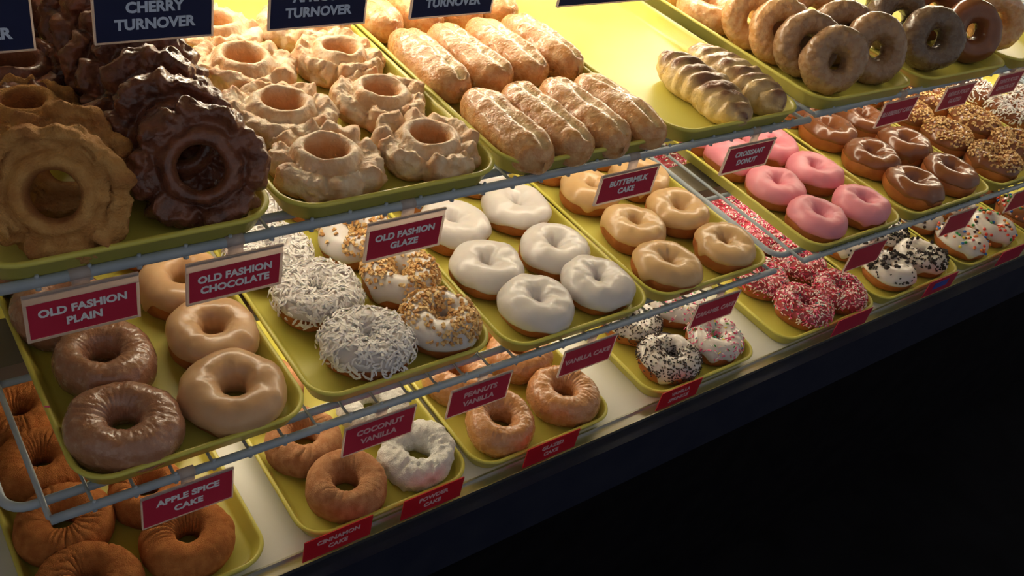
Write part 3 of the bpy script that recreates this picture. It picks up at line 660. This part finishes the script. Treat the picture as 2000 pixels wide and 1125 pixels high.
for w, p in zip(range(8), ((1.148, 0.581), (1.257, 0.580), (1.149, 0.666), (1.258, 0.676), (1.146, 0.752), (1.246, 0.762), (1.137, 0.838), (1.246, 0.850))):
    iced_ring('ic_pink', (*p, FM), 'bright pink iced ring donut, %s of its tray' % RC[w], 'pink iced donuts', D=0.094, hole=0.012, base=0.0, drip=0.22, h=0.040)
for w, p in zip(range(8), ((1.412, 0.586), (1.530, 0.590), (1.414, 0.676), (1.526, 0.686), (1.408, 0.768), (1.518, 0.776), (1.402, 0.858), (1.512, 0.868))):
    iced_ring('ic_choc', (*p, FM), 'shiny milk chocolate iced ring donut, %s of its tray' % RC[w], 'chocolate iced donuts', D=0.099, hole=0.020, base=0.15, drip=0.25, h=0.040)
for w, p in zip(range(8), ((1.674, 0.590), (1.794, 0.612), (1.660, 0.680), (1.786, 0.702), (1.658, 0.772), (1.780, 0.796), (1.654, 0.864), (1.776, 0.888))):
    iced_ring('ic_choc', (*p, FM), 'nut topped chocolate iced donut, %s of its tray' % RC[w], 'nut topped chocolate donuts', top='choc_nut', D=0.099, hole=0.018, base=0.1, drip=0.25, h=0.038)
for w, p in zip((2, 4, 6, 3), ((1.932, 0.700), (1.930, 0.796), (1.926, 0.890), (2.044, 0.720))):
    iced_ring('ic_choc', (*p, FM), 'coconut topped chocolate donut, %s of the rightmost tray' % RC[w], 'coconut topped chocolate donuts', top='coconut', dense=0.6, D=0.098, hole=0.016, base=0.15, h=0.038)
# ---- bottom deck
for w, p in zip(range(8), ((0.112, 0.572), (0.212, 0.580), (0.112, 0.652), (0.196, 0.655), (0.114, 0.738), (0.222, 0.742), (0.112, 0.818), (0.224, 0.826))):
    plain_ring('spice', (p[0], p[1] + NUDGE, FB), 'orange brown apple spice cake donut, %s of its tray' % RC[w], 'apple spice donuts', D=0.094 if w != 3 else 0.080, h=0.040, hole=0.022)
for w, p in zip((0, 2, 4), ((0.391, 0.571), (0.376, 0.650), (0.372, 0.745))):
    plain_ring('cinnamon', (p[0], p[1] + NUDGE, FB), 'cinnamon sugar cake donut, %s of the tray behind the cinnamon tag' % RC[w], 'cinnamon donuts', D=0.092, h=0.041, hole=0.026)
for w, p in zip((1, 3, 5), ((0.490, 0.578), (0.478, 0.668), (0.478, 0.762))):
    plain_ring('powder', (p[0], p[1] + NUDGE, FB), 'white powdered sugar donut, %s of its tray' % RC[w], 'powdered donuts', D=0.092, h=0.037, hole=0.030)
for w, p in zip(range(6), ((0.611, 0.575), (0.720, 0.578), (0.606, 0.668), (0.709, 0.668), (0.606, 0.764), (0.706, 0.762))):
    plain_ring('gl_cake', (p[0], p[1] + NUDGE, FB), 'shiny brown glazed cake donut, %s of its bottom deck tray' % RC[w], 'glazed cake donuts', D=0.094 if w != 1 else 0.097, h=0.041, hole=0.026)
for w, p in zip((0, 2, 4), ((0.917, 0.574), (0.918, 0.662), (0.918, 0.755))):
    iced_ring('ic_white', (p[0], p[1] + NUDGE, FB), 'white iced donut with dark chocolate sprinkles, %s of its tray' % RC[w], 'dark sprinkle donuts', top='dark', D=0.096, hole=0.014, base=0.1, rot=-0.3)
for w, p in zip((1, 3, 5), ((1.018, 0.576), (1.016, 0.664), (1.016, 0.757))):
    iced_ring('ic_white', (p[0], p[1] + NUDGE, FB), 'white iced donut with pink and mixed sprinkles, %s of its tray' % RC[w], 'mixed sprinkle donuts', top='mixed', D=0.094, hole=0.018, base=0.1)
for w, p in zip(range(8), ((1.230, 0.572), (1.330, 0.574), (1.216, 0.658), (1.324, 0.662), (1.222, 0.744), (1.326, 0.752), (1.222, 0.830), (1.324, 0.838))):
    iced_ring('ic_rose', (p[0], p[1] + NUDGE, FB), 'ring donut thick with pink and white sprinkles, %s of its tray' % RC[w], 'pink sprinkle donuts', top='pink', D=0.096, hole=0.016, base=0.15)
for k, p in enumerate(((1.222, 1.020), (1.322, 1.026))):
    iced_ring('ic_rose', (p[0], p[1] + NUDGE, FB), 'pink sprinkle donut at the back of the deck, %s one' % ('left', 'right')[k], 'pink sprinkle donuts', top='pink', D=0.096, hole=0.016, base=0.15)
for w, p in zip(range(6), ((1.487, 0.580), (1.594, 0.582), (1.476, 0.668), (1.588, 0.668), (1.476, 0.762), (1.586, 0.762))):
    iced_ring('ic_white', (p[0], p[1] + NUDGE, FB), 'white iced donut with dark cookie crumbs, %s of its tray' % RC[w], 'cookie crumb donuts', top='cookie', D=0.100, hole=0.012, base=0.0)
for w, p in zip(range(6), ((1.738, 0.582), (1.860, 0.586), (1.722, 0.676), (1.850, 0.680), (1.722, 0.772), (1.848, 0.774))):
    iced_ring('ic_white', (p[0], p[1] + NUDGE, FB), 'white iced donut with coloured candy dots, %s of its tray' % RC[w], 'white candy dot donuts', top='candy', D=0.104, hole=0.014, base=0.1)
for w, p in zip((0, 2, 4), ((2.000, 0.600), (1.992, 0.694), (1.990, 0.790))):
    iced_ring('ic_choc', (p[0], p[1] + NUDGE, FB), 'chocolate donut with coloured candy dots, %s at the right edge' % RC[w], 'chocolate candy dot donuts', top='candy', D=0.100, hole=0.014, base=0.1)

# ---------------------------------------------------------------- tags
def text_mesh(s, size, bold):
    c = bpy.data.curves.new('lettering', 'FONT'); c.body = s; c.size = size; c.offset = bold; c.align_x = 'CENTER'; c.align_y = 'CENTER'; c.extrude = 0.00012
    c.resolution_u = 3
    t = bpy.data.objects.new('lettering', c); COL.objects.link(t)
    dg = bpy.context.evaluated_depsgraph_get(); me = bpy.data.meshes.new_from_object(t.evaluated_get(dg)); bpy.data.objects.remove(t); return me
def sign(xc, y, ztop, W, H, lines, label, group, card='red', ink='white_ink', strip=0.007, size=0.0094, clip=True, name='price_tag', lean=0.0, rz=0.0, bd=0.0022, rail_dz=0.005):
    o = empty(name, (xc, y, ztop), label, 'price tag', group); o.rotation_euler = (lean, 0, rz)
    b = bd
    if b:
        fr = merge(box(-W / 2, -W / 2 + b, -0.0012, 0.0012, -H, -strip), box(W / 2 - b, W / 2, -0.0012, 0.0012, -H, -strip), box(-W / 2 + b, W / 2 - b, -0.0012, 0.0012, -H, -H + b),
                   box(-W / 2, W / 2, -0.0007, 0.0009, -strip, 0), box(-W / 2, W / 2, -0.0016, -0.0007, -0.0018, 0))
        obj('holder', mesh('holder', *fr, M['holder'], False), o)
    ch = H - strip - b
    obj('card', mesh('card', *box(-W / 2 + b, W / 2 - b, -0.0006, 0.0006, -H + b, -strip), M[card], False), o)
    n = len(lines)
    for i, ln in enumerate(lines):
        if not ln: continue
        me = text_mesh(ln, size, size * 0.042); me.materials.clear(); me.materials.append(M[ink])
        zz = -strip - ch * (0.5 if n == 1 else (0.32, 0.67)[i])
        w = max(v.co.x for v in me.vertices) - min(v.co.x for v in me.vertices); k = min(1.0, (W - 2 * b - 0.006) / w)
        t = obj('lettering', me, o, (0, -0.0009, zz)); t.rotation_euler = (math.pi / 2, 0, 0); t.scale = (k, k, 1)
    if clip:
        obj('clip', mesh('clip', *merge(tubepath([(-0.007, 0.0045, rail_dz), (0.007, 0.0045, rail_dz)], 0.0050, 12), box(-0.006, 0.006, 0.0, 0.0018, -0.001, rail_dz)), M['holder']), o)
    return o
TY, TZ = LEV['top']['y'], LEV['top']['z']
gt = 'red tags hanging from the top shelf rail'
top_tags = ((0.126, ('OLD FASHION', 'PLAIN'), 0.079, -0.461, 0.0425), (0.240, ('OLD FASHION', 'CHOCOLATE'), 0.079, -0.464, 0.041), (0.396, ('OLD FASHION', 'GLAZE'), 0.079, -0.463, 0.042),
            (0.667, ('BUTTERMILK', 'CAKE'), 0.083, -0.467, 0.037), (0.860, ('CROISSANT', 'DONUT'), 0.082, -0.466, 0.038))
for i, (x, ln, W, zt, H) in enumerate(top_tags):
    sign(x, TY - 0.004, CAM_Z + zt, W, H, ln, 'red tag reading %s' % ' '.join(ln), gt, strip=0.0085 if i < 3 else 0.0035, rail_dz=-0.454 - zt)
for x, y, ln, lb in ((1.178, 0.565, ('BLUEBERRY CAKE',), 'BLUEBERRY CAKE'), (1.338, 0.570, ("DEVIL'S FOOD", 'GLAZED'), "DEVIL'S FOOD GLAZED"), (1.492, 0.574, ("DEVIL'S FOOD", 'CHOCOLATE'), "DEVIL'S FOOD CHOCOLATE")):
    sign(x * 1.0, y - 0.004, CAM_Z - 0.459, 0.084, 0.038, ln, 'red tag with faint lettering %s' % lb, gt, ink='pale_ink', strip=0.002, bd=0.0016, rail_dz=0.005, rz=math.radians(1.7))
MY = LEV['middle']['y']; gm = 'red tags hanging from the middle shelf rail'
for x, ln, W, ink in ((0.194, ('APPLE SPICE', 'CAKE'), 0.084, 'white_ink'), (0.392, ('COCONUT', 'VANILLA'), 0.083, 'pale_ink'), (0.518, ('PEANUTS', 'VANILLA'), 0.082, 'pale_ink'), (0.677, ('VANILLA CAKE',), 0.083, 'pale_ink'), (0.903, ('CARAMEL CAKE',), 0.084, 'pale_ink')):
    sign(x, MY - 0.004, CAM_Z - (0.700 if x > 0.3 else 0.698), W, 0.043, ln, 'red tag reading %s' % ' '.join(ln), gm, ink=ink, strip=0.0022, bd=0.0012, rail_dz=0.009, size=0.0106)
for x, lb in ((1.247, 'blank red tag hanging in front of the cookie crumb donuts'), (1.516, 'blank red tag hanging left of the candy dot donuts'), (1.735, 'blank red tag hanging at the right edge of the middle rail')):
    sign(x, MY - 0.004, CAM_Z - 0.700, 0.090, 0.044, (), lb, gm, strip=0.0022, bd=0.0012, rail_dz=0.009)
gbt = 'red tags stuck low on the front glass'
for x, ln, W in ((0.347, ('CINNAMON', 'CAKE'), 0.081), (0.467, ('POWDER', 'CAKE'), 0.081), (0.643, ('GLAZED', 'CAKE'), 0.084), (0.872, ('VANILLA', 'SPRINKLE'), 0.080)):
    sign(x, 0.5107, 0.0465, W, 0.034, ln, 'red tag low on the front glass reading %s' % ' '.join(ln), gbt, card='redhot', ink='pale_ink', size=0.0092, strip=0.0, bd=0.0, clip=False)
for x, lb in ((1.278, 'red tag low on the glass in front of the pink sprinkle donuts'), (1.545, 'red tag with a blue mark on the glass before the cookie crumb donuts'), (1.80, 'red tag low on the glass in front of the white candy dot donuts')):
    o = sign(x, 0.5107, 0.044, 0.094, 0.034, (), lb, gbt, card='red', strip=0.0, bd=0.0, clip=False)
    if 'blue mark' in lb: obj('blue_mark', mesh('blue_mark', *box(-0.025, 0.022, -0.0010, -0.0006, -0.022, -0.008), M['bluemark'], False), o)
gn = 'navy tags along the upper rail'
UY = LEV['upper']['y'] - 0.004
for x, ln, lb, W in ((0.085, ('', 'TURNOVER'), 'navy tag cut by the left edge, ending in ER', 0.080), (0.2005, ('CHERRY', 'TURNOVER'), 'navy tag reading CHERRY TURNOVER', 0.080), (0.3215, ('APRICOT', 'TURNOVER'), 'navy tag reading APRICOT TURNOVER', 0.080),
                     (0.4425, ('', 'TURNOVER'), 'navy tag reading TURNOVER above the buttermilk bars', 0.081), (0.615, (), 'navy tag above the nearly empty tray, lettering out of frame', 0.118)):
    sign(x, UY, CAM_Z - 0.264, W, 0.0415, ln, lb, gn, card='bluecard', ink='blue_ink', strip=0.0065, bd=0.0012, size=0.0102)

# ---------------------------------------------------------------- stray bits on the trays
tag(obj('sprinkle', bits_mesh('sprinkle', np.array([(0.1085, 0.640, ZM + 0.0222)]), np.array([(0.0, 0.0, 1.0)]), 'sprinkle', [M['sp_pink']], 5)), 'single pink sprinkle on the rim of the leftmost middle tray', 'sprinkle')
tag(obj('peanut_bit', bits_mesh('peanut_bit', np.array([(0.432, 0.748, FM + 0.002)]), np.array([(0.0, 0.0, 1.0)]), 'nut', [M['nut2']], 6)), 'brown peanut bit lying between the coconut and peanut donuts', 'nut')
